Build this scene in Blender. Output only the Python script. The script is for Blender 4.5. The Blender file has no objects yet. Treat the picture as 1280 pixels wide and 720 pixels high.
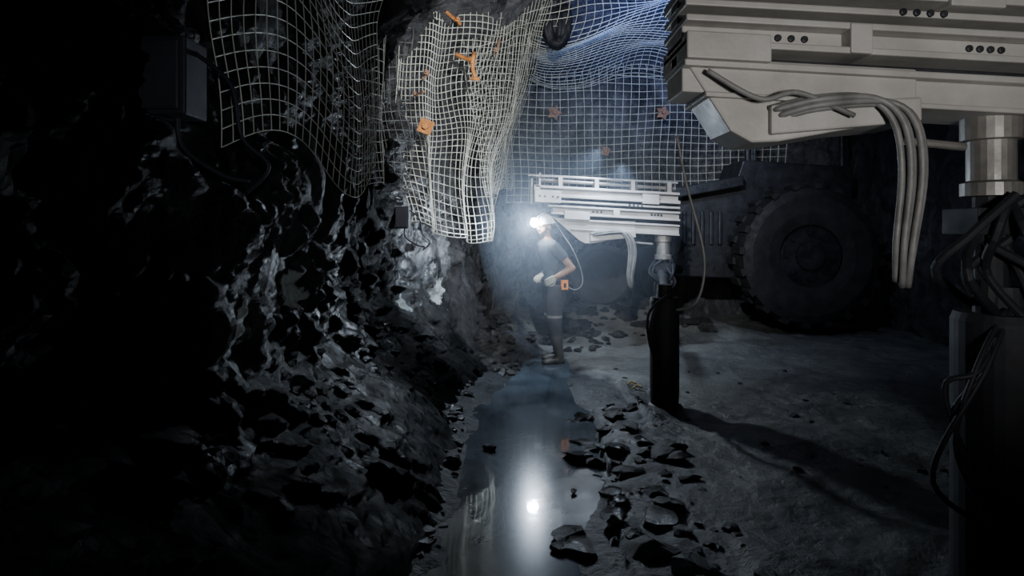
import bpy, math, random
import numpy as np
from mathutils import Vector, Matrix, noise
random.seed(7)
S=bpy.context.scene
H=1.5   # camera height
F=800.0
def at(px,py,d): # bearing -> metres
    return Vector(((px-640)*d/F, d, H-(py-285)*d/F))
# ------------------------------------------------------------ materials
def newmat(n):
    m=bpy.data.materials.new(n); m.use_nodes=True
    nt=m.node_tree; b=nt.nodes['Principled BSDF']; return m,nt,b
def N(nt,t,**k):
    n=nt.nodes.new(t)
    for a,v in k.items():
        if hasattr(n,a): setattr(n,a,v)
    return n
def noisetex(nt,vec,scale,detail=6,rough=.6,dist=0):
    n=N(nt,'ShaderNodeTexNoise'); n.inputs['Scale'].default_value=scale
    n.inputs['Detail'].default_value=detail; n.inputs['Roughness'].default_value=rough
    n.inputs['Distortion'].default_value=dist
    nt.links.new(vec,n.inputs['Vector']); return n
def ramp(nt,fac,stops):
    r=N(nt,'ShaderNodeValToRGB'); e=r.color_ramp.elements
    while len(e)<len(stops): e.new(.5)
    for i,(p,c) in enumerate(stops):
        e[i].position=p; e[i].color=(c[0],c[1],c[2],1)
    nt.links.new(fac,r.inputs[0]); return r
def math_(nt,op,a,b=None,clamp=False):
    m=N(nt,'ShaderNodeMath',operation=op); m.use_clamp=clamp
    for i,v in enumerate((a,b)):
        if v is None: continue
        if isinstance(v,(int,float)): m.inputs[i].default_value=v
        else: nt.links.new(v,m.inputs[i])
    return m.outputs[0]
def surf_mat(n,c1,c2,scale=4,rough=(.35,.7),metal=0,bump=.4,bscale=12,dist=.02,coat=0,ob=None):
    m,nt,b=newmat(n); tc=N(nt,'ShaderNodeTexCoord').outputs['Object']
    a=noisetex(nt,tc,scale); r=ramp(nt,a.outputs['Fac'],[(.33,c1),(.68,c2)])
    nt.links.new(r.outputs[0],b.inputs['Base Color'])
    rr=noisetex(nt,tc,scale*1.7,4); q=ramp(nt,rr.outputs['Fac'],[(.3,(rough[0],)*3),(.7,(rough[1],)*3)])
    nt.links.new(q.outputs[0],b.inputs['Roughness'])
    b.inputs['Metallic'].default_value=metal
    b.inputs['Coat Weight'].default_value=coat
    bn=noisetex(nt,tc,bscale,8,.65); bp=N(nt,'ShaderNodeBump'); bp.inputs['Strength'].default_value=bump
    bp.inputs['Distance'].default_value=dist
    nt.links.new(bn.outputs['Fac'],bp.inputs['Height']); nt.links.new(bp.outputs[0],b.inputs['Normal'])
    return m
def rock_mat(n,c1,c2,glints=(),rough=(.18,.6),bump=1.0,yshade=None):
    m,nt,b=newmat(n); tc=N(nt,'ShaderNodeTexCoord').outputs['Object']
    mp=N(nt,'ShaderNodeMapping'); mp.inputs['Scale'].default_value=(1,1,.45); nt.links.new(tc,mp.inputs[0]); st=mp.outputs[0]
    a=noisetex(nt,st,3.2,12,.72,.9); r=ramp(nt,a.outputs['Fac'],[(.38,c1),(.55,tuple((p+q)*.4 for p,q in zip(c1,c2))),(.70,c2)])
    col=r.outputs[0]
    sep=N(nt,'ShaderNodeSeparateXYZ'); nt.links.new(tc,sep.inputs[0])
    if yshade: # shade put into the colour: dark bands along the wall and its toe
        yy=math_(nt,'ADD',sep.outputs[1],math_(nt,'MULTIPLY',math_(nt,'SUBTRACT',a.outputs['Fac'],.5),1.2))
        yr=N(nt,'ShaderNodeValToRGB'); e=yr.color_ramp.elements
        while len(e)<len(yshade): e.new(.5)
        for i,(p,v) in enumerate(yshade): e[i].position=p/10; e[i].color=(v,v,v,1)
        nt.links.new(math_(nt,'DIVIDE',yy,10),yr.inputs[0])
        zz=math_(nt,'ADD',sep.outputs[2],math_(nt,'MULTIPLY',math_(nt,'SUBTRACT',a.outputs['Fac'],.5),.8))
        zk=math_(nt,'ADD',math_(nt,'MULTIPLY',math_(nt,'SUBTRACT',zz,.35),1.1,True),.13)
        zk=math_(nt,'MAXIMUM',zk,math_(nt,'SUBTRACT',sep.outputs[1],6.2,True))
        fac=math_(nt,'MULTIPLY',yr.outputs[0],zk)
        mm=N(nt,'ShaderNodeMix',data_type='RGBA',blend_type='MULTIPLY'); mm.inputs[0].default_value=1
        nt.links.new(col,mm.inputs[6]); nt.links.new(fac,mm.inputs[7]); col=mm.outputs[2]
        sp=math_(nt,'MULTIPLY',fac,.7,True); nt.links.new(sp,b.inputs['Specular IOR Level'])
    if glints:
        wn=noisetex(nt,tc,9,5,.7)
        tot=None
        for (yc,zc,ry,rz) in glints:
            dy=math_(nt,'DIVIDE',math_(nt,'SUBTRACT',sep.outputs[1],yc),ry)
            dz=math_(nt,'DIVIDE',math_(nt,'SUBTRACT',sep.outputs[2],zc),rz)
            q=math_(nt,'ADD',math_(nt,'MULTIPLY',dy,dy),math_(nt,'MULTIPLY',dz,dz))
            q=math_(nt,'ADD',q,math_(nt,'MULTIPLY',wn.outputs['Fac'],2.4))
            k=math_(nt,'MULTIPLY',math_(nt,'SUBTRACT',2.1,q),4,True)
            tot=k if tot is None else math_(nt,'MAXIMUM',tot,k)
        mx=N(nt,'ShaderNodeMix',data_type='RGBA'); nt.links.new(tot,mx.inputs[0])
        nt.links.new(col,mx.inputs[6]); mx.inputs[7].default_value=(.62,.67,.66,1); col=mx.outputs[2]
    nt.links.new(col,b.inputs['Base Color'])
    rr=noisetex(nt,st,3.1,6); q=ramp(nt,rr.outputs['Fac'],[(.35,(rough[0],)*3),(.6,(rough[1],)*3)])
    nt.links.new(q.outputs[0],b.inputs['Roughness'])
    vo=N(nt,'ShaderNodeTexVoronoi',feature='F1'); vo.inputs['Scale'].default_value=4.5
    nz=noisetex(nt,st,2.2,5); mv=N(nt,'ShaderNodeVectorMath',operation='ADD')
    nt.links.new(st,mv.inputs[0]); nt.links.new(nz.outputs['Color'],mv.inputs[1]); nt.links.new(mv.outputs[0],vo.inputs['Vector'])
    bn=noisetex(nt,st,9,14,.78,.6)
    hsum=math_(nt,'SUBTRACT',math_(nt,'MULTIPLY',bn.outputs['Fac'],1.7),math_(nt,'MULTIPLY',vo.outputs['Distance'],.6))
    bp=N(nt,'ShaderNodeBump'); bp.inputs['Strength'].default_value=bump; bp.inputs['Distance'].default_value=.08
    nt.links.new(hsum,bp.inputs['Height']); nt.links.new(bp.outputs[0],b.inputs['Normal'])
    return m
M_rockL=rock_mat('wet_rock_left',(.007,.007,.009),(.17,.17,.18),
   glints=[(6.62,.86,.15,.15),(6.05,.85,.05,.17),(3.62,1.14,.11,.12),(3.0,.98,.04,.22)],  # pale spots painted in where the wet wall glints
   yshade=[(0,.05),(2.5,.08),(3.0,.5),(4.3,.6),(4.7,.06),(5.7,.07),(6.2,.9),(10,1)])
M_rock=rock_mat('wet_rock',(.05,.052,.06),(.34,.34,.36))
M_roof=rock_mat('roof_rock',(.05,.055,.08),(.2,.21,.28),rough=(.4,.8))
M_rub=rock_mat('rubble_rock',(.018,.018,.02),(.16,.155,.15),rough=(.12,.5))
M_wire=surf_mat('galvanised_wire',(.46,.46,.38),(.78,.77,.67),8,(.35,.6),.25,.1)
M_wired=surf_mat('shaded_wire',(.05,.05,.045),(.14,.14,.125),8,(.6,.8),.1,.1)  # mesh wire again, with its shade put into the colour
M_steel=surf_mat('painted_steel',(.32,.305,.285),(.52,.505,.48),2.2,(.4,.65),.15,.3,10,.008)
M_steel2=surf_mat('worn_steel',(.15,.145,.14),(.36,.34,.31),5,(.35,.6),.5,.2,25,.004)
M_dark=surf_mat('dark_machinery',(.008,.009,.012),(.03,.032,.04),5,(.35,.7),.1,.3)
M_black=surf_mat('black_plastic',(.004,.005,.008),(.010,.011,.018),3,(.6,.8),0,.1)
M_rubber=surf_mat('rubber',(.012,.012,.014),(.03,.03,.033),6,(.6,.85),0,.3)
M_hose=surf_mat('grey_hose',(.12,.12,.115),(.24,.235,.23),9,(.4,.6),0,.2)
M_rust=surf_mat('rusty_steel',(.24,.08,.02),(.52,.22,.06),12,(.6,.85),.1,.5)
M_rustd=surf_mat('dull_rust',(.14,.07,.04),(.30,.17,.1),12,(.6,.85),.1,.5)
M_yel=surf_mat('yellow_plastic',(.5,.32,.03),(.65,.45,.08),5,(.4,.6))
M_orange=surf_mat('orange_plastic',(.85,.25,.04),(.95,.35,.08),5,(.4,.6))
M_skin=surf_mat('skin',(.24,.14,.10),(.35,.21,.15),10,(.45,.6),0,.1)
M_hair=surf_mat('hair',(.01,.008,.006),(.03,.02,.015),40,(.5,.8))
M_shirt=surf_mat('grey_shirt',(.045,.055,.068),(.085,.10,.12),7,(.8,.95),0,.5,18,.02)
M_trou=surf_mat('dark_trousers',(.02,.021,.026),(.05,.05,.058),7,(.7,.9),0,.5,14,.02)
M_boot=surf_mat('rubber_boot',(.03,.03,.03),(.08,.08,.078),7,(.3,.6),0,.2)
M_refl=surf_mat('reflective_band',(.12,.12,.115),(.24,.24,.22),7,(.3,.5))
M_glove=surf_mat('work_glove',(.22,.23,.2),(.36,.36,.32),20,(.8,.9),0,.3)
M_helm=surf_mat('white_helmet',(.75,.76,.78),(.85,.86,.88),4,(.25,.35),0,.02)
M_eye=surf_mat('eye',(.6,.6,.6),(.7,.7,.7),4,(.1,.2))
m,nt,b=newmat('lamp_lens'); b.inputs['Emission Color'].default_value=(.78,.89,1,1); b.inputs['Emission Strength'].default_value=900
b.inputs['Base Color'].default_value=(.8,.9,1,1); M_lens=m
# floor mud: darker near pool and left bank, paler on right
m,nt,b=newmat('mud_floor'); tc=N(nt,'ShaderNodeTexCoord').outputs['Object']
a=noisetex(nt,tc,3.0,9,.65,.5); r=ramp(nt,a.outputs['Fac'],[(.35,(.009,.010,.013)),(.7,(.04,.042,.046))])
g=ramp(nt,a.outputs['Fac'],[(.3,(.09,.092,.085)),(.7,(.21,.21,.195))])
sep=N(nt,'ShaderNodeSeparateXYZ'); nt.links.new(tc,sep.inputs[0])
k=math_(nt,'SUBTRACT',sep.outputs[0],math_(nt,'MULTIPLY',math_(nt,'MINIMUM',sep.outputs[1],4.9),.235))
k=math_(nt,'ADD',k,math_(nt,'MULTIPLY',math_(nt,'MAXIMUM',math_(nt,'SUBTRACT',sep.outputs[1],5.2),0),.35))
k=math_(nt,'ADD',k,math_(nt,'MULTIPLY',math_(nt,'SUBTRACT',a.outputs['Fac'],.5),.5))
k=math_(nt,'MULTIPLY',k,4,True)
mx=N(nt,'ShaderNodeMix',data_type='RGBA'); nt.links.new(k,mx.inputs[0]); nt.links.new(r.outputs[0],mx.inputs[6]); nt.links.new(g.outputs[0],mx.inputs[7])
nt.links.new(mx.outputs[2],b.inputs['Base Color'])
rr=noisetex(nt,tc,2.3,5); q=ramp(nt,rr.outputs['Fac'],[(.35,(.25,)*3),(.65,(.6,)*3)]); nt.links.new(q.outputs[0],b.inputs['Roughness'])
nt.links.new(math_(nt,'ADD',math_(nt,'MULTIPLY',math_(nt,'ADD',sep.outputs[0],.1,True),.35),.08),b.inputs['Specular IOR Level'])
bn=noisetex(nt,tc,16,9,.65); bp=N(nt,'ShaderNodeBump'); bp.inputs['Strength'].default_value=.8; bp.inputs['Distance'].default_value=.035
nt.links.new(bn.outputs['Fac'],bp.inputs['Height']); nt.links.new(bp.outputs[0],b.inputs['Normal']); M_floor=m
# water
m,nt,b=newmat('murky_water'); tc=N(nt,'ShaderNodeTexCoord').outputs['Object']
a=noisetex(nt,tc,1.6,6,.6,.8); r=ramp(nt,a.outputs['Fac'],[(.35,(.02,.028,.036)),(.7,(.08,.10,.12))]); nt.links.new(r.outputs[0],b.inputs['Base Color'])
q=ramp(nt,a.outputs['Fac'],[(.4,(.04,)*3),(.7,(.10,)*3)]); nt.links.new(q.outputs[0],b.inputs['Roughness'])
b.inputs['IOR'].default_value=1.33
b.inputs['Coat Weight'].default_value=.22; b.inputs['Coat Roughness'].default_value=.2
bn=noisetex(nt,tc,4,2,.5); bp=N(nt,'ShaderNodeBump'); bp.inputs['Strength'].default_value=.05; bp.inputs['Distance'].default_value=.02
nt.links.new(bn.outputs['Fac'],bp.inputs['Height']); nt.links.new(bp.outputs[0],b.inputs['Normal']); M_water=m

# ------------------------------------------------------------ mesh helpers
class MB:
    def __init__(s): s.v=[]; s.f=[]; s.mi=[]
    def add(s,v,f,mi=0):
        o=len(s.v); s.v+= [tuple(p) for p in v]; s.f+=[tuple(i+o for i in q) for q in f]; s.mi+=[mi]*len(f)
    def tube(s,pts,r,n=6,mi=0,cap=True):
        pts=[Vector(p) for p in pts]; R=r if isinstance(r,(list,tuple)) else [r]*len(pts)
        v=[];f=[]; up=None
        for i,p in enumerate(pts):
            t=(pts[min(i+1,len(pts)-1)]-pts[max(i-1,0)])
            t=t.normalized() if t.length>1e-9 else Vector((0,0,1))
            if up is None:
                up=Vector((0,0,1)) if abs(t.z)<.9 else Vector((1,0,0))
            a=up-t*up.dot(t)
            if a.length<1e-6: a=t.orthogonal()
            a.normalize(); up=a; c=t.cross(a)
            for j in range(n):
                g=2*math.pi*j/n; v.append(p+(a*math.cos(g)+c*math.sin(g))*R[i])
        for i in range(len(pts)-1):
            for j in range(n):
                f.append((i*n+j,i*n+(j+1)%n,(i+1)*n+(j+1)%n,(i+1)*n+j))
        if cap: f.append(tuple(range(n-1,-1,-1))); f.append(tuple((len(pts)-1)*n+j for j in range(n)))
        s.add(v,f,mi)
    def prism(s,poly,y0,y1,mi=0): # poly in (x,z)
        n=len(poly); v=[(x,y0,z) for x,z in poly]+[(x,y1,z) for x,z in poly]
        f=[tuple(range(n)),tuple(range(2*n-1,n-1,-1))]+[(i,i+n,(i+1)%n+n,(i+1)%n) for i in range(n)]
        s.add(v,f,mi)
    def box(s,c,d,mi=0):
        x,y,z=c; a,b,h=d[0]/2,d[1]/2,d[2]/2
        s.prism([(x-a,z-h),(x+a,z-h),(x+a,z+h),(x-a,z+h)],y-b,y+b,mi)
    def ell(s,c,r,nu=16,nv=10,mi=0,z0=-1.0):
        v=[];f=[]
        for i in range(nv+1):
            ph=math.asin(max(-1,z0))+(math.pi/2-math.asin(max(-1,z0)))*i/nv
            for j in range(nu):
                g=2*math.pi*j/nu
                v.append((c[0]+r[0]*math.cos(ph)*math.cos(g),c[1]+r[1]*math.cos(ph)*math.sin(g),c[2]+r[2]*math.sin(ph)))
        for i in range(nv):
            for j in range(nu): f.append((i*nu+j,i*nu+(j+1)%nu,(i+1)*nu+(j+1)%nu,(i+1)*nu+j))
        f.append(tuple(range(nu-1,-1,-1))); f.append(tuple(nv*nu+j for j in range(nu)))
        s.add(v,f,mi)
    def loft(s,secs,n=20,mi=0): # secs: (cx,cy,z,rx,ry)
        v=[];f=[]
        for (cx,cy,z,rx,ry) in secs:
            for j in range(n):
                g=2*math.pi*j/n; v.append((cx+rx*math.cos(g),cy+ry*math.sin(g),z))
        for i in range(len(secs)-1):
            for j in range(n): f.append((i*n+j,i*n+(j+1)%n,(i+1)*n+(j+1)%n,(i+1)*n+j))
        f.append(tuple(range(n-1,-1,-1))); f.append(tuple((len(secs)-1)*n+j for j in range(n)))
        s.add(v,f,mi)
    def obj(s,name,mats,parent=None,smooth=False,bevel=0):
        me=bpy.data.meshes.new(name); me.from_pydata(s.v,[],s.f); me.update()
        for m in (mats if isinstance(mats,(list,tuple)) else [mats]): me.materials.append(m)
        me.polygons.foreach_set('material_index',s.mi)
        if smooth: me.polygons.foreach_set('use_smooth',[True]*len(me.polygons))
        o=bpy.data.objects.new(name,me); S.collection.objects.link(o)
        if parent: o.parent=parent
        if bevel:
            b=o.modifiers.new('b','BEVEL'); b.width=bevel; b.segments=2; b.limit_method='ANGLE'
        return o
def empty(name,loc=(0,0,0)):
    e=bpy.data.objects.new(name,None); e.location=loc; S.collection.objects.link(e); return e
def cat(P,t):
    P=[Vector(p) for p in P]; n=len(P)-1; x=min(max(t,0),1)*n; i=min(int(x),n-1); u=x-i
    a=P[max(i-1,0)];b=P[i];c=P[i+1];d=P[min(i+2,n)]
    return .5*((2*b)+(c-a)*u+(2*a-5*b+4*c-d)*u*u+(3*b-a-3*c+d)*u**3)
def spline(P,n=24): return [cat(P,i/n) for i in range(n+1)]
def grid(name,nu,nv,fn,mat,smooth=True):
    m=MB(); v=[fn(i/(nu-1),j/(nv-1)) for j in range(nv) for i in range(nu)]
    f=[(j*nu+i,j*nu+i+1,(j+1)*nu+i+1,(j+1)*nu+i) for j in range(nv-1) for i in range(nu-1)]
    m.add(v,f); return m.obj(name,mat,smooth=smooth)
def sst(a,b,x):
    t=min(max((x-a)/(b-a),0),1); return t*t*(3-2*t)
def rough3(p,amp,seed=0):
    q=Vector(p)+Vector((seed*13.1,seed*7.7,seed*3.3)); q.z*=.7
    w=Vector((noise.noise(q*1.3),noise.noise(q*1.3+Vector((9,9,9))),noise.noise(q*1.7+Vector((3,9,1)))))*.3; q=q+w
    v=noise.noise(q*.9)*.8-.25
    v+=1.0*abs(noise.noise(q*1.9))
    v+=.75*abs(noise.noise(q*4.3+Vector((5,1,2))))
    v+=.5*abs(noise.noise(q*9.1))
    v+=.28*abs(noise.noise(q*19))
    return v*amp
# ------------------------------------------------------------ tunnel shell
WY=[-1,1,2.2,3,4,5,6,6.6,7,8,9.5,11.5]; WX=[-1.9,-1.75,-1.62,-1.42,-1.22,-1.22,-1.08,-.86,-.76,-.62,-.45,-.45]
EY=[-1,2,3,4.8,6.4,7.2,9,11.5]; EX=[-.4,-.38,-.36,-.42,-.3,-.4,-.4,-.4]
def wallL(y,z):
    x=float(np.interp(y,WY,WX)); e=float(np.interp(y,EY,EX))
    x+=(1-sst(-.1,.95,z))*(e-x)
    x+=sst(2.9,4.7,z)*1.2
    p=(x,y,z)
    x+=rough3(p,.20*(.6+.4*sst(0,.8,z)))-.03
    return Vector((x,y+.06*noise.noise(Vector((x*2,y*2,z*2+9))),z))
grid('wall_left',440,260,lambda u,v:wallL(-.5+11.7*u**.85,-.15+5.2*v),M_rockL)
grid('wall_back',190,130,lambda u,v:Vector((-1.2+7.2*u,10.95-rough3((-1.2+7.2*u,10.9,5*v),.24,3),-.2+5.2*v)),M_rock)
grid('wall_right',90,60,lambda u,v:Vector((5.6-rough3((5,-1+12.5*u,5*v),.25,5),-.5+11.8*u,-.2+5.4*v)),M_rock)
def roofz(x,y): return 4.15+.12*max(0,10.7-y)+.25*noise.noise(Vector((x*.7,y*.7,4)))
grid('ceiling',120,160,lambda u,v:Vector((-1.8+7.6*u,-.5+11.8*v,roofz(-1.8+7.6*u,-.5+11.8*v)+.07-rough3((7.6*u,12*v,4),.12,8))),M_roof)
# floor
LY=[1,2.76,3.2,3.8,4.6,5.45,6.67,7.4,7.7]; LX=[-.3,-.30,-.31,-.31,-.29,-.20,.04,.22,.45]
RY=[1,2.76,3.04,3.38,3.8,4.36,5.0,5.85,6.78,7.4,7.7]; RX=[.40,.33,.32,.44,.56,.61,.66,.5,.62,.6,.45]
def fz(x,y):
    if y<7.7:
        l=float(np.interp(y,LY,LX)); r=float(np.interp(y,RY,RX)); s=min(x-l,r-x)
        s+=.07*noise.noise(Vector((x*3,y*3,1)))
    else: s=-math.hypot(x-.45,y-7.7)
    q=Vector((x,y,0)); n=noise.noise(q*1.7)*.5+noise.noise(q*5)*.3
    d,_=noise.voronoi(q*7); n+=.4*(d[1]-d[0])-.1
    if s>0: return -.14*sst(0,.12,s)+.01*n
    h=.03*sst(0,.15,-s)
    rgh=.05
    if x>.3 and 5.4<y<8.6 and x<2.2: rgh=.012
    if x<.3: rgh=.08; h+=.10*sst(.05,.6,-s)
    h+=.38*math.exp(-((y-9.2)/.7)**2)*sst(.4,1,x)*(1-sst(2.2,3.5,x))+.25*math.exp(-((y-8.3)/.6)**2-((x+.05)/.35)**2)
    if y<5.2 and x>.5: h+=.04
    if x>1: h+=.13*max(0,noise.noise(Vector((x*.8,y*1.6,7))))
    return h+rgh*n*sst(0,.1,-s)
grid('floor',260,330,lambda u,v:Vector((-1.7+7.2*u**1.15,1.2+10*v,fz(-1.7+7.2*u**1.15,1.2+10*v))),M_floor)
mb=MB(); mb.add([(-.5,1.2,0),(1.05,1.2,0),(1.05,7.9,0),(-.1,7.9,0),(-.5,5.4,0)],[(0,1,2,3,4)]); mb.obj('water_puddle',M_water)
# ------------------------------------------------------------ rocks
import bmesh
def rock_into(mb,c,sx,sy,sz,rot=None):
    bm=bmesh.new(); 
    for k in range(16):
        a=Vector((random.gauss(0,1),random.gauss(0,1),random.gauss(0,1))).normalized()
        bm.verts.new((a.x*sx,a.y*sy,a.z*sz))
    bmesh.ops.convex_hull(bm,input=bm.verts)
    g=[v for v in bm.verts if not v.link_faces]; bmesh.ops.delete(bm,geom=g,context='VERTS')
    R=Matrix.Rotation(random.uniform(0,6.28),3,'Z')@Matrix.Rotation(random.uniform(-.35,.35),3,'X')
    bm.verts.index_update(); v=[R@x.co+Vector(c) for x in bm.verts]; f=[tuple(w.index for w in q.verts) for q in bm.faces]
    bm.free(); mb.add(v,f)
mb=MB()
def scat(n,fx,s0,s1,flat=.5):
    for i in range(n):
        x,y=fx(); s=s0+(s1-s0)*random.random()**2; rock_into(mb,(x,y,max(fz(x,y),-.02)+s*.1),s,s*random.uniform(.6,1),s*flat)
U=random.uniform
scat(120,lambda:(U(.6,1.05)if U(0,1)<.7 else U(.45,.6),U(2.3,5.2)),.015,.13,.32)
scat(190,lambda:(U(-.45,0.05),U(6.4,8.9)),.03,.13)
scat(90,lambda:(U(-.55,-.34),U(2.8,6.6)),.015,.07)
scat(190,lambda:(U(.6,2.6),U(8.3,9.9)),.04,.19)
scat(50,lambda:(U(1.0,3.5),U(3.0,7)),.01,.05,.4)
scat(50,lambda:(U(.2,1.2),U(7.6,8.6)),.03,.11)
for px,py,s in [(613,562,.07),(725,573,.13),(742,579,.11),(785,600,.13),(717,617,.035),(768,628,.09),(778,655,.12),(712,672,.1),(725,690,.12),(702,685,.07),(735,523,.07),(632,447,.08),(512,492,.06),(545,515,.08)]:
    d=1200/(py-285); p=at(px,py,d); rock_into(mb,(p.x,p.y,.015 if px<760 else .05),s,s*.7,s*.28)
mb.obj('rubble_rocks',M_rub)
# ------------------------------------------------------------ wire mesh
def wires(mb,fn,ns,nt_,r,sub=3,drop=0):
    for i in range(ns+1):
        mb.tube([fn(i/ns,k/(nt_*sub)) for k in range(nt_*sub+1)],r,4)
    for j in range(nt_+1):
        mb.tube([fn(k/(ns*sub),j/nt_) for k in range(ns*sub+1)],r,4)
def nv3(p,s,a): 
    p=Vector(p)*s; return Vector((noise.noise(p),noise.noise(p+Vector((31,0,0))),noise.noise(p+Vector((0,47,0)))))*a
G=[(-60,[(500,5.9),(535,6.1),(575,6.3),(620,6.6),(665,7.2),(705,8.2)]),
   (20,[(498,6.0),(530,6.15),(568,6.3),(612,6.6),(648,7.2),(680,8.2)]),
   (110,[(498,6.1),(524,6.2),(556,6.35),(596,6.6),(632,7.1),(656,8.2)]),
   (200,[(504,6.2),(528,6.3),(556,6.45),(586,6.7),(612,7.2),(630,8.2)]),
   (292,[(518,6.3),(540,6.4),(562,6.5),(588,6.8),(606,7.3),(616,8.2)])]
def drape(s,t):
    rows=[cat([at(px,py,d) for px,d in row],s) for py,row in G]
    p=cat(rows,t)
    p+=Vector((.06*math.cos(s*21+3*t)*t,-.11*math.sin(s*21+2*t+2*math.sin(t*4))*(.3+.7*t),.015*math.sin(s*17)+.10*t*t*math.sin(s*5+1)))
    return p+nv3(p,1.3,.10)
mesh_par=empty('ground_support_mesh')
mb=MB(); wires(mb,drape,38,42,.0034,2); mb.obj('draped_panel',M_wire,mesh_par)
def drape2(s,t): # fold overlapping, sweeping to the right
    A=[at(575,-60,6.5),at(582,60,6.6),at(590,140,6.8),at(600,200,7.0),at(606,240,7.2)]
    B=[at(700,-60,7.0),at(675,60,8.0),at(655,130,9),at(640,200,9.8),at(640,235,10.2)]
    p=cat(A,t).lerp(cat(B,t),s); p+=Vector((0,.08*math.sin(s*12+t*3),0)); return p+nv3(p,1.2,.09)
mb=MB(); wires(mb,drape2,24,34,.0034,2); mb.obj('fold_panel',M_wire,mesh_par)
def drape3(s,t): # dim panel along the wall, shade put into its wire colour
    A=[at(415,-60,4.6),at(418,60,4.6),at(425,150,4.65),at(436,230,4.7)]
    B=[at(512,-60,5.9),at(508,60,6.0),at(506,150,6.1),at(512,235,6.2)]
    p=cat(A,t).lerp(cat(B,t),s); p+=Vector((.05*math.sin(s*13+2*t),0,0)); return p+nv3(p,1.5,.09)
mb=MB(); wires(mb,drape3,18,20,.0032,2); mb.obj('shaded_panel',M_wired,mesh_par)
def backm(s,t):
    x=-.1+4.6*s; z=1.9+2.35*t; p=Vector((x,10.5,z)); q=nv3(p,.9,.07); q.y=min(q.y,.05)+.0; p+=q
    return p
mb=MB(); wires(mb,backm,36,19,.0054,2); mb.obj('face_panel',M_wire,mesh_par)
def roofm(s,t):
    x=.15+4.6*s; y=10.6-4.9*t; z=roofz(x,y)-.14-.30*math.sin(t*3.1)**2*(.5+.5*math.sin(s*7+1)); p=Vector((x,y,z)); return p+nv3(p,1.1,.15)
mb=MB(); wires(mb,roofm,42,46,.0045,2); mb.obj('roof_panel',M_wire,mesh_par)
def nearm(s,t):
    y=2.75+1.85*s; z=1.85+.15*math.sin(s*7)+1.9*t
    p=Vector((float(np.interp(y,WY,WX))+sst(2.9,4.7,z)*1.2+.22,y,z)); return p+nv3(p,1.4,.06)
mb=MB(); wires(mb,nearm,26,24,.0028,2); mb.obj('near_panel',M_wire,mesh_par)
# rock bolts / plates
def bolt(px,py,d,L,ang,mat=M_rust,plate=.05,bar=.012):
    p=at(px,py,d); mb=MB(); e=empty('rock_bolt',p)
    dr=Vector((math.cos(ang),-.25,math.sin(ang)))
    mb.tube([Vector((0,.12,0))-dr*.02,dr*L],bar,8)
    if plate:
        q=[(plate*math.cos(a+.4),plate*math.sin(a+.4)) for a in [k*math.pi/2 for k in range(4)]]
        mb.prism(q,.0,.012); mb.tube([(0,.01,0),(0,-.03,0)],plate*.35,6)
    o=mb.obj('bar_and_plate',mat,e,bevel=.002); return e
bolt(572,24,6.2,.13,2.6,plate=.03,bar=.018); bolt(532,158,6.05,.03,0,plate=.095); bolt(518,116,6.0,.09,.1,plate=.02,mat=M_rustd)
bolt(533,90,6.05,.07,-1.9,plate=.03,mat=M_rustd); bolt(620,62,6.5,.1,1.2,plate=.03,mat=M_rustd)
bolt(757,189,10.3,.03,0,mat=M_rustd,plate=.09)
def star(px,py,d):
    p=at(px,py,d); e=empty('rock_bolt',p); mb=MB()
    pts=[]
    for k in range(10):
        a=k*math.pi/5; r=.13 if k%2==0 else .07; pts.append((r*math.cos(a),r*math.sin(a)))
    mb.prism(pts,0,.015); mb.tube([(0,.3,0),(0,-.07,0)],.03,8); mb.obj('star_plate',M_rustd,e)
star(693,141,10.3); star(829,141,10.3)
# orange pipe hook
mb=MB(); P=[at(570,68,6.1),at(582,73,6.05),at(590,76,6.0),at(591,86,6.0),at(594,97,6.0)]
mb.tube(spline(P,14),.021,8); mb.tube([at(588,98,6.0),at(600,99,6.0)],.016,8); mb.tube([at(593,66,6.02),at(590,80,5.98)],.022,8)
mb.obj('pipe_hook',M_rust,smooth=True)
# dark hanging cable bundle near roof
mb=MB(); c=at(696,28,8.0)
for k in range(16):
    a=U(0,6.28); r=U(.03,.17); mb.tube([c+Vector((r*math.cos(a+g)*.9,.08*math.sin(g*2),.27*math.sin(g+a)-.02)) for g in [i*.35 for i in range(19)]],.045,7)
mb.tube([c+Vector((0,0,.2)),c+Vector((.03,.05,.75))],.02,6); mb.obj('hanging_cable_bundle',M_black,smooth=True)
# junction boxes
def jbox(px,py,d,s):
    e=empty('junction_box',at(px,py,d)); mb=MB(); mb.box((0,0,0),(.22*s,.2*s,.34*s)); mb.box((0,-.11*s,0),(.18*s,.02*s,.3*s)); mb.box((-.1*s,0,.1*s),(.4*s,.05*s,.04*s))
    mb.obj('case',M_black,e,bevel=.01*s)
    mb=MB(); mb.tube(spline([(.1*s,0,.12*s),(.26*s,0,-.02*s),(.3*s,.02,-.25*s),(.42*s,.02,-.38*s),(.3*s,.05,-.5*s)]),.010*s,6)
    mb.tube(spline([(.02,0,-.16*s),(.05*s,0,-.3*s),(.22*s,0,-.42*s),(.35*s,0,-.45*s)]),.012*s,6); mb.obj('cables',M_black,e,smooth=True)
jbox(215,100,2.55,.9); jbox(503,272,5.9,.6)
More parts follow.
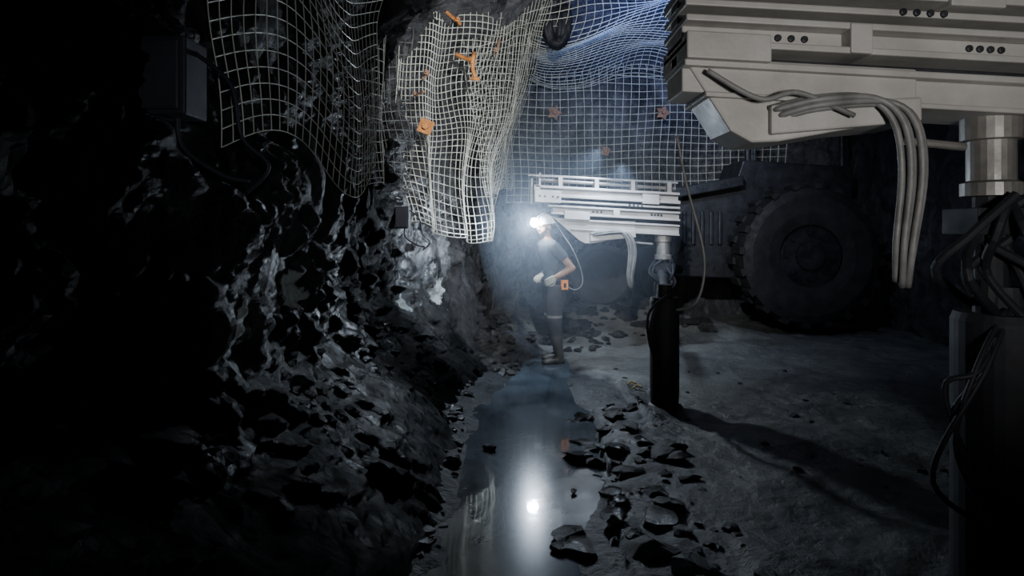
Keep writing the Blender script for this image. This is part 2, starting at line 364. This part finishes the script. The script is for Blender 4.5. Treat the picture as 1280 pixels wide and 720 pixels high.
# ------------------------------------------------------------ drill boom
def boom(name,off,start,end=846,near=False):
    K=7.7/F; e=empty(name,Vector((0,7.7,0))+Vector(off))
    X=lambda px:(px-640)*K
    Z=lambda px,py:H-(py+.055*(px-668)-285)*K
    def bar(mb,a,b,t,bo,hd,mi=0,yo=0):
        a=max(a,start)
        mb.prism([(X(a),Z(a,bo)),(X(b),Z(b,bo)),(X(b),Z(b,t)),(X(a),Z(a,t))],yo-hd,yo+hd,mi)
    mb=MB()
    bar(mb,668,end,232,235,.15); bar(mb,672,end,235,242,.07); bar(mb,668,end,242,246,.17); 
    bar(mb,674,end,246,249.5,.05,1); bar(mb,668,end,249.5,252,.16)
    bar(mb,686,end,252,255.5,.05,1); bar(mb,684,end,255.5,258,.17); bar(mb,690,end,258,264.5,.11); bar(mb,688,end,264.5,267,.17)
    bar(mb,700,end,267,271.5,.04,1); bar(mb,700,end,271.5,274,.15); bar(mb,704,end,274,283,.11); bar(mb,712,end,283,285,.14)
    # carriage plates
    for a,b,t,bo,hd in [(668,700,238,253,.19),(800,820,236,248,.19),(764,772,256,267,.18),(704,735,262,272,.18)]:
        if b>start+4: bar(mb,a,b,t,bo,hd)
    # bolts/holes
    for a,py,y in [(c,250.5,-.17) for c in (784,789,794,799)]+[(c,261,-.12) for c in (812,816,820,824)]+[(c,261,-.12) for c in (740,745,750)]+[(c,245.5,-.2) for c in (674,680,690,696)]:
        if a>start: mb.tube([(X(a),y+.05,Z(a,py)),(X(a),y,Z(a,py))],.014,8,1)
    mb.obj('feed_rails',[M_steel,M_dark],e,bevel=.006)
    mb=MB()
    q=[(688,269),(704,272),(792,270),(792,288),(740,300),(730,301),(722,297)]
    if start>690: q=[(start,270),(792,270),(792,288),(740,300),(730,301),(722,297)]
    mb.prism([(X(a),Z(a,b)) for a,b in q][::-1],-.12,.12)
    q=[(736,287),(792,281),(792,290),(736,298)]
    mb.prism([(X(a),Z(a,b)) for a,b in q][::-1],-.15,.15)
    mb.obj('boom_bracket',M_steel,e,bevel=.008)
    mb=MB()
    mb.tube([(X(max(650,start)),-.05,Z(668,219)-0),(X(end),-.05,Z(end,219.5))],.016,8)
    mb.tube([(X(max(672,start)),.05,Z(672,224)),(X(end),.05,Z(end,226))],.022,8)
    mb.tube([(X(792),-.05,Z(792,296)),(X(815),-.05,Z(815,297))],.016,8)
    if start<690:
        mb.tube([(X(674),-.02,Z(674,216)),(X(674),-.02,Z(674,236))],.02,8); mb.box((X(671),0,Z(671,240)),(.07,.3,.16))
        mb.tube([(X(664),-.1,Z(664,224)),(X(664),-.1,Z(664,256))],.018,8)
    for c in (700,745,790,835):
        if c>start: mb.box((X(c),0,Z(c,226)),(.05,.16,.13))
    mb.obj('drill_rods',M_steel2,e,bevel=.003)
    # feed cylinder mount
    mb=MB(); cx=X(829)
    mb.loft([(cx,0,Z(829,284),.10,.10),(cx,0,Z(829,293),.10,.10),(cx,0,Z(829,293.5),.08,.08),(cx,0,Z(829,309),.08,.08),(cx,0,Z(829,310),.1,.1),(cx,0,Z(829,315),.1,.1)],24)
    mb.obj('cylinder_mount',M_steel2,e,smooth=False)
    mb=MB(); mb.loft([(cx,0,Z(829,315),.06,.06),(cx,0,Z(829,362),.06,.06)],16)
    for k in range(7):
        mb.tube(spline([(cx+U(-.1,.1),U(-.15,.1),Z(829,315)),(cx+U(-.22,.1),-.15+U(-.05,.1),Z(829,330)),(cx+U(-.25,.12),U(-.2,0),Z(829,345)),(cx+U(-.1,.1),U(-.15,.1),Z(829,362))],16),.018,6)
    mb.box((cx,0,Z(829,325)),(.24,.2,.10)); mb.obj('swing_unit',M_black,e,bevel=.004)
    mb=MB()
    for k in range(5):
        o=k*2.1; y=-.17-.02*(k%2)
        P=[(X(736+k),y+.05,Z(736,288+k)),(X(752),y,Z(752,284+k*1.0)),(X(770+o),y,Z(770,283+k*.6)),(X(779+o),y-.02,Z(779,292)),(X(783+o),y,Z(783,310)),(X(781+o*.8),y,Z(783,335)),(X(784+o*.5),y+.05,Z(783,352))]
        mb.tube(spline(P if k%2 else P[:6]+[(X(784+o*.5),y+.05,Z(783,350))],30),.012,8)
    if near: mb.tube(spline([(X(712),-.16,Z(712,276)),(X(730),-.19,Z(730,286)),(X(744),-.19,Z(744,283)),(X(765),-.18,Z(765,290))],24),.010,8)
    mb.obj('hydraulic_hoses',M_hose,e,smooth=True)
    return e
b1=boom('drill_boom',(0,0,0),660)
K=7.7/F
b2=boom('drill_boom',(0,-5.27,.495),704,900,True)
# arm joining far boom with carrier
mb=MB(); mb.tube([(1.85,.1,1.25),(2.35,1.5,1.25)],.13,12); mb.tube([(1.8,.1,1.05),(2.4,1.5,.9)],.06,10); mb.obj('boom_arm',M_dark,b1,smooth=True)
mb=MB(); mb.tube([(2.35,0,1.3),(3.4,-.3,1.15)],.13,12); mb.obj('boom_arm',M_dark,b2,smooth=True)
mb=MB(); mb.tube(spline([at(846,170,2.43),at(858,230,2.43),at(880,320,2.45),at(872,375,2.45),at(846,388,2.5)],30),.005,8); mb.obj('loose_cable',M_hose,smooth=True)
# stabilizer jacks
def jack(x,y,top,r,base=0,hoses=()):
    e=empty('stabilizer_jack',(x,y,0)); mb=MB()
    mb.loft([(0,0,base+.06,r*.96,r*.96),(0,0,base+.14,r,r),(0,0,top-.03,r,r),(0,0,top,r*.93,r*.93)],32)
    mb.loft([(0,0,top-.001,r*.55,r*.55),(0,0,top+.1,r*.5,r*.5)],24); mb.obj('barrel',M_black,e,smooth=False)
    mb=MB(); mb.loft([(0,0,base-.02,r*1.25,r*1.25),(0,0,base+.04,r*1.2,r*1.2),(0,0,base+.07,r*.7,r*.7)],28); mb.obj('foot_pad',M_dark,e)
    mb=MB()
    for P,rr in hoses: mb.tube(spline([Vector(p)-Vector((x,y,0)) for p in P],22),rr,7)
    mb.obj('hoses',M_black,e,smooth=True)
jack(1.215,5.1,.95,.115,.05,[([(1.22+U(-.06,.04),5.0,1.0),(1.08+U(-.03,.03),4.95,.85),(1.06+U(-.03,.03),4.95,.6),(1.16,5.0,.4)],.01) for k in range(4)]+[([(1.25,5.12,.95),(1.5,6.3,.97),(1.7,7.3,.98)],.05)])
jack(1.86,2.43,1.18,.165,.05,[([(1.86+U(-.1,.1),2.35,1.2),(1.62+U(-.05,.05),2.25,1.0),(1.56+U(-.05,.05),2.3,.6+.1*k),(1.75,2.3,.4)],.010) for k in range(4)])
# carrier with tyres
car=empty('drill_jumbo_carrier',(0,0,0))
def tyre(x,y,z,r,w,parent):
    e=MB(); prof=[(.45,-.42),(.62,-.5),(.85,-.52),(.97,-.44),(1,-.2),(1,.2),(.97,.44),(.85,.52),(.62,.5),(.45,.42)]
    n=40; v=[];f=[]
    for i in range(n):
        a=2*math.pi*i/n
        for (q,s) in prof: v.append((x+r*q*math.cos(a),y+w*s,z+r*q*math.sin(a)))
    m=len(prof)
    for i in range(n):
        for j in range(m-1): f.append((i*m+j,((i+1)%n)*m+j,((i+1)%n)*m+j+1,i*m+j+1))
    e.add(v,f)
    for i in range(20):
        a=2*math.pi*i/20
        for s in (-1,1):
            c=Vector((x+r*1.0*math.cos(a+.08*s),y+s*w*.25,z+r*math.sin(a+.08*s))); t=Vector((-math.sin(a),0,math.cos(a))); rr=Vector((math.cos(a),0,math.sin(a))); yy=Vector((0,1,0))
            P=[c+t*i1*r*.05+yy*i2*w*.26+rr*i3*r*.035 for i3 in(-1,1) for i1,i2 in((-1,-1),(1,-1),(1,1),(-1,1))]
            e.add(P,[(0,3,2,1),(4,5,6,7),(0,1,5,4),(1,2,6,5),(2,3,7,6),(3,0,4,7)])
    e.tube([(x,y-w*.3,z),(x,y+w*.3,z)],r*.47,24,1); e.tube([(x,y-w*.42,z),(x,y,z)],r*.2,16,1)
    for i in range(8):
        a=i*math.pi/4; e.tube([(x+r*.33*math.cos(a),y-w*.35,z+r*.33*math.sin(a)),(x+r*.33*math.cos(a),y,z+r*.33*math.sin(a))],r*.035,6,1)
    return e.obj('tyre',[M_rubber,M_dark],parent)
tyre(1.28,9.3,.82,.46,.35,car); tyre(4.05,8.9,1.12,.95,.55,car)
mb=MB()
mb.prism([(2.1,.8),(5.0,.7),(5.0,2.4),(3.4,2.5),(3.3,2.2),(2.2,2.0)],9.4,10.3)
mb.prism([(2.2,1.9),(3.3,2.1),(3.3,2.25),(2.2,2.05)],9.1,10.35); mb.prism([(1.0,.75),(2.2,.85),(2.2,1.25),(1.0,1.1)],9.55,10.2)
for x in (3.5,4.9): mb.tube([(x,9.5,2.4),(x,9.5,3.4)],.05,8)
mb.prism([(3.3,3.4),(5.1,3.35),(5.1,3.5),(3.3,3.55)],9.3,10.3)
for k in range(6): mb.box((2.4+k*.13,9.38,1.5),(.06,.05,.5))
mb.obj('chassis',M_dark,car,bevel=.02)
# yellow scrap
mb=MB(); 
for px,py in [(790,492),(797,495),(838,503)]:
    d=1200/(py-285); p=at(px,py,d); z=fz(p.x,p.y)+.015
    mb.tube(spline([(p.x-.04,p.y,z),(p.x,p.y+.03,z+.02),(p.x+.04,p.y,z+.005)],8),.008,6)
mb.obj('yellow_hose_scraps',M_yel,smooth=True)
# ------------------------------------------------------------ miner
man=empty('miner',((692-640)*.009,7.2,0)); man.rotation_euler=(0,0,math.radians(18))
def remesh(mb,name,mats,vox,assign=None,parent=None,sm=6,xf=None):
    o=mb.obj('tmp',mats[0]); r=o.modifiers.new('r','REMESH'); r.mode='VOXEL'; r.voxel_size=vox
    s=o.modifiers.new('s','SMOOTH'); s.iterations=sm; s.factor=.5
    dg=bpy.context.evaluated_depsgraph_get(); me=bpy.data.meshes.new_from_object(o.evaluated_get(dg))
    bpy.data.objects.remove(o); me.name=name; me.materials.clear()
    for m in mats: me.materials.append(m)
    for p in me.polygons:
        p.use_smooth=True; p.material_index=assign(p.center) if assign else 0
    n=bpy.data.objects.new(name,me); S.collection.objects.link(n); n.parent=parent
    if xf: me.transform(xf)
    return n
arms={-1:[Vector((-.07,-.17,1.30)),Vector((.115,-.25,1.06)),Vector((-.06,-.20,.955)),Vector((-.10,-.185,.94))],
       1:[Vector((-.08,.17,1.30)),Vector((.04,.24,1.04)),Vector((-.12,.07,.97)),Vector((-.15,.05,.96))]}
mb=MB()
mb.loft([(.015,0,.78,.10,.15),(.015,0,.84,.118,.165),(.012,0,.90,.115,.16),(.008,0,.96,.112,.15),(-.002,0,1.05,.118,.155),(-.025,0,1.16,.125,.17),(-.05,0,1.25,.12,.185),(-.065,0,1.31,.105,.18),(-.075,0,1.35,.08,.13),(-.08,0,1.385,.055,.065)],24)
mb.tube([(-.07,0,1.33),(-.092,0,1.40),(-.11,0,1.47)],[.06,.055,.053],14)
for s in (-1,1):
    A=arms[s]; mb.tube(spline([A[0]+Vector((.01,-s*.05,.0)),A[0],A[0].lerp(A[1],.5)],8),[.062]*5+[.066,.066,.064,.062],14)
    mb.tube([A[0].lerp(A[1],.35),A[0].lerp(A[1],.58)],[.064,.06],14)   # sleeve end
    mb.tube([A[0].lerp(A[1],.4),A[0].lerp(A[1],.8),A[1]],[.046,.042,.040],12)
    mb.tube([A[1]+Vector((.005,0,0)),A[1].lerp(A[2],.3),A[2]],[.041,.042,.029],12)
    mb.ell(A[1],(.042,.042,.042))
legs={-1:[(0,-.09,.86),(-.035,-.11,.47),(.02,-.115,.10)],1:[(.01,.09,.86),(.02,.12,.47),(.11,.14,.10)]}
for s in (-1,1):
    h,k,a=[Vector(q) for q in legs[s]]
    mb.tube(spline([h,h.lerp(k,.5),k,k.lerp(a,.35),k.lerp(a,.62)],16),[.104-.0026*i for i in range(17)],16)
    mb.tube([k.lerp(a,.42),k.lerp(a,.6),a,a-Vector((0,0,.07))],[.068,.062,.052,.048],14)
    mb.ell(a+Vector((-.075,0,-.075)),(.135,.05,.045)); mb.ell(a+Vector((-.14,0,-.08)),(.065,.052,.04)); mb.ell(a+Vector((.015,0,-.075)),(.06,.047,.045))
def body_as(c):
    if c.z<.82 :
        if .505<c.z<.54 : return 4
        if c.z<.31: return 3
        return 2
    for s in (-1,1):
        A=arms[s]
        d=A[1]-A[0]; t=(c-A[0]).dot(d)/d.length_squared; q=(c-(A[0]+d*min(max(t,0),1))).length
        d2=A[2]-A[1]; t2=(c-A[1]).dot(d2)/d2.length_squared; q2=(c-(A[1]+d2*min(max(t2,0),1))).length
        if (q<.075 and t>.585) or (q2<.055 and abs(c.y)>.165) or (q2<.052 and c.x<-.125): return 1
    if c.z<.90: return 2
    if c.z>1.372: return 1
    return 0
remesh(mb,'body',[M_shirt,M_skin,M_trou,M_boot,M_refl],.0095,body_as,man,4)
# belt + battery
mb=MB(); n=40; ring=[(.01+.122*math.cos(2*math.pi*i/n),.166*math.sin(2*math.pi*i/n)) for i in range(n)]
v=[];f=[]
for i,(x,y) in enumerate(ring):
    for z,k in ((.878,1.0),(.878,1.04),(.918,1.04),(.918,1.0)): v.append((x*k,y*k,z))
for i in range(n):
    for j in range(4): f.append((i*4+j,((i+1)%n)*4+j,((i+1)%n)*4+(j+1)%4,i*4+(j+1)%4))
mb.add(v,f); mb.obj('belt',M_black,man)
mb=MB(); mb.box((.055,-.185,.875),(.075,.045,.11)); mb.obj('lamp_battery',M_orange,man,bevel=.008)
mb=MB(); mb.box((.055,-.185,.94),(.06,.04,.02)); mb.box((.05,-.212,.87),(.03,.008,.05)); mb.obj('battery_cap',M_black,man,bevel=.004)
# hands
def hand(wr,dirv,nrm,thumb,curl,name):
    d=Vector(dirv).normalized(); n=Vector(nrm); n=(n-d*n.dot(d)).normalized(); l=d.cross(n)*thumb
    mb=MB(); wr=Vector(wr)
    P=lambda a,b,c: wr+d*a+l*b+n*c
    mb.tube([P(-.03,0,0),P(.0,0,0)],[.027,.026],12)
    for b in (-.028,-.010,.010,.028): mb.tube([P(-.005,b*.5,0),P(.04,b*.9,.003),P(.082,b,0)],[.018,.017,.013],10)
    for b,L in ((-.031,.058),(-.0105,.072),(.0105,.078),(.031,.07)):
        q=P(.080,b,0); pts=[q]; ang=0
        for seg,dl in enumerate((.42,.33,.25)):
            ang+=curl*(.6 if seg==0 else .8); q=q+(d*math.cos(ang)+n*math.sin(ang))*L*dl; pts.append(q)
        mb.tube(pts,[.0105,.0095,.009,.0075],9); mb.ell(pts[-1],(.0075,)*3,8,6)
    t=[P(.02,.028,.0),P(.045,.052,.012),P(.07,.058,.024),P(.088,.052,.036)]; mb.tube(t,[.013,.012,.0105,.008],9); mb.ell(t[-1],(.008,)*3,8,6)
    remesh(mb,name,[M_glove],.0042,None,man,2)
hand(arms[-1][2],(-.9,.15,-.5),(.1,1,-.3),1,.7,'hand_left'); hand(arms[1][2],(-.7,-.65,-.3),(-.3,-.2,-1),-1,.8,'hand_right')
# head (local, face -X) turned toward the camera
HX=Matrix.Translation((-.115,0,1.52))@Matrix.Rotation(math.radians(32),4,'Z')@Matrix.Rotation(math.radians(-6),4,'Y')
mb=MB()
mb.ell((0.01,0,.02),(.095,.076,.095)); mb.ell((-.028,0,-.045),(.062,.058,.066)); mb.ell((-.055,0,-.088),(.03,.032,.022))
mb.tube([(-.082,0,.012),(-.102,0,-.022),(-.108,0,-.032)],[.010,.013,.013],10); mb.ell((-.098,.012,-.034),(.01,.008,.008)); mb.ell((-.098,-.012,-.034),(.01,.008,.008))
for s in(-1,1):
    mb.ell((-.070,s*.030,.022),(.02,.022,.008)); mb.ell((-.05,s*.045,-.025),(.025,.02,.02)); mb.ell((.008,s*.078,-.012),(.018,.009,.032))
mb.ell((-.082,0,-.058),(.012,.024,.006)); mb.ell((-.080,0,-.068),(.012,.02,.006))
mb.tube([(.015,0,-.05),(.02,0,-.12)],[.05,.052],14)
def has(c):
    if c.x>.025 and c.z>-.045: return 1
    if c.z<-.054 and c.z>-.068 and c.x<-.085 and abs(c.y)<.02: return 2
    if (c.z<-.05 and c.x<-.045 and c.z>-.105 and (abs(c.y)>.024 or c.z<-.072)): return 1
    return 0
M_lip=surf_mat('lip',(.25,.09,.08),(.3,.12,.1),9)
remesh(mb,'head',[M_skin,M_hair,M_lip],.0052,has,man,3,HX)
mb=MB()
for s in(-1,1): mb.ell((-.083,s*.031,.006),(.010,.013,.009),12,8)
for s in(-1,1): mb.ell((-.0915,s*.031,.006),(.003,.005,.005),8,6,1)
o=mb.obj('eyes',[M_eye,M_black],man,smooth=True); o.data.transform(HX)
mb=MB(); mb.ell((.008,0,.035),(.125,.105,.098),32,12,0,0.0)
mb.loft([(-.003,0,.028,.150,.118),(-.003,0,.036,.148,.116),(.006,0,.044,.124,.105)],32)
mb.tube(spline([(-.118,0,.05),(-.085,0,.11),(.005,0,.137),(.09,0,.105),(.128,0,.05)],20),.012,8)
for s in(-1,1): mb.tube(spline([(-.108,s*.035,.05),(-.075,s*.038,.10),(.005,s*.042,.124),(.085,s*.036,.1)],16),.007,6)
mb.box((-.128,0,.06),(.02,.045,.035))
o=mb.obj('hard_hat',M_helm,man,smooth=True); o.data.transform(HX)
mb=MB(); mb.tube([(-.13,0,.062),(-.150,0,.060)],[.030,.036],20); mb.tube([(-.150,0,.06),(-.168,0,.058)],[.040,.040],20); o=mb.obj('cap_lamp_case',M_black,man); o.data.transform(HX)
mb=MB(); mb.ell((-.168,0,.058),(.025,.050,.050),20,10); o=mb.obj('cap_lamp_lens',M_lens,man,smooth=True); o.data.transform(HX)
hp=lambda p: HX@Vector(p)
mb=MB(); mb.tube(spline([hp((-.14,0,.085)),hp((-.06,-.03,.135)),hp((.06,-.04,.125)),hp((.135,-.03,.06)),Vector((.10,-.08,1.40)),Vector((.17,-.16,1.25)),Vector((.25,-.2,1.02)),Vector((.25,-.22,.88)),Vector((.17,-.22,.82)),Vector((.08,-.2,.86)),Vector((.055,-.19,.94))],70),.006,8)
mb.obj('lamp_cable',M_hose,man,smooth=True)
# ------------------------------------------------------------ lights
def light(name,typ,loc,tgt,e,col,size=.05,ang=60,blend=.6):
    l=bpy.data.lights.new(name,typ); l.energy=e; l.color=col
    if typ=='SPOT': l.spot_size=math.radians(ang); l.spot_blend=blend; l.shadow_soft_size=size
    elif typ=='POINT': l.shadow_soft_size=size
    o=bpy.data.objects.new(name,l); S.collection.objects.link(o); o.location=loc
    if tgt is not None: o.rotation_euler=(Vector(tgt)-Vector(loc)).to_track_quat('-Z','Y').to_euler()
    return o
bpy.context.view_layer.update()
lw=man.matrix_world@(HX@Vector((-.225,0,.058))); print('LAMP',lw, 640+800*lw.x/lw.y, 285-800*(lw.z-H)/lw.y)
light('miner_cap_light','SPOT',lw,(-.3,2.5,.9),110,(.68,.82,1),.05,160,.4)
light('overhead_fill','SPOT',(.35,2.9,3.0),(.30,8,2.5),850,(.93,.96,1),.05,76,.7)  # added unseen spot beyond the near boom, lights mesh and far rails
light('behind_miner_fill','SPOT',(1.0,7.3,2.4),(.0,8.8,.6),160,(.62,.76,1),.06,100,.8)  # added unseen spot to brighten the rock behind the miner
light('floor_fill','SPOT',(1.2,7.0,2.2),(1.2,8.0,0),120,(.62,.76,1),.06,125,.9)  # added unseen spot to lift the floor right of the miner
light('near_boom_fill','SPOT',(.9,-.9,1.5),(1.5,2.4,2.3),230,(1,.98,.95),.2,60,.9)  # added unseen fill for the near boom only
light('camera_side_fill','SPOT',(.1,-.1,1.7),(-1.15,3.7,1.9),70,(.9,.94,1),.05,50,.9)  # added fill from the camera side onto the left wall
light('blue_work_light','SPOT',(2.1,6.6,2.7),(2.3,8.8,4.6),420,(.12,.27,1),.1,90,.9)
light('face_fill','SPOT',(1.6,6.2,3.0),(1.8,10.5,2.9),240,(.55,.7,1),.1,80,.9)  # added unseen spot to brighten the face mesh
light('carrier_fill','SPOT',(2.6,6.0,3.2),(3.0,9.5,.6),55,(.55,.68,1),.1,120,.9)  # added unseen spot, bluish lift around the carrier
w=bpy.data.worlds.new('World'); S.world=w; w.use_nodes=True; w.node_tree.nodes['Background'].inputs[0].default_value=(.15,.22,.4,1); w.node_tree.nodes['Background'].inputs[1].default_value=.02
# drifting mist around the miner
m=bpy.data.materials.new('dust_haze'); m.use_nodes=True; nt=m.node_tree; nt.nodes.remove(nt.nodes['Principled BSDF'])
vs=nt.nodes.new('ShaderNodeVolumeScatter'); vs.inputs['Density'].default_value=.055; vs.inputs['Color'].default_value=(.7,.82,1,1); vs.inputs['Anisotropy'].default_value=.35
nt.links.new(vs.outputs[0],nt.nodes['Material Output'].inputs['Volume'])
mb=MB(); mb.ell((.7,7.0,1.62),(1.1,1.6,1.5),40,24); mb.obj('dust_haze',m,smooth=True)
# ------------------------------------------------------------ camera
c=bpy.data.cameras.new('camera'); o=bpy.data.objects.new('camera',c); S.collection.objects.link(o)
o.location=(0,0,H); o.rotation_euler=(math.pi/2,0,0); c.sensor_width=36; c.lens=36*F/1280; c.shift_y=-75/1280; c.clip_start=.05
S.camera=o
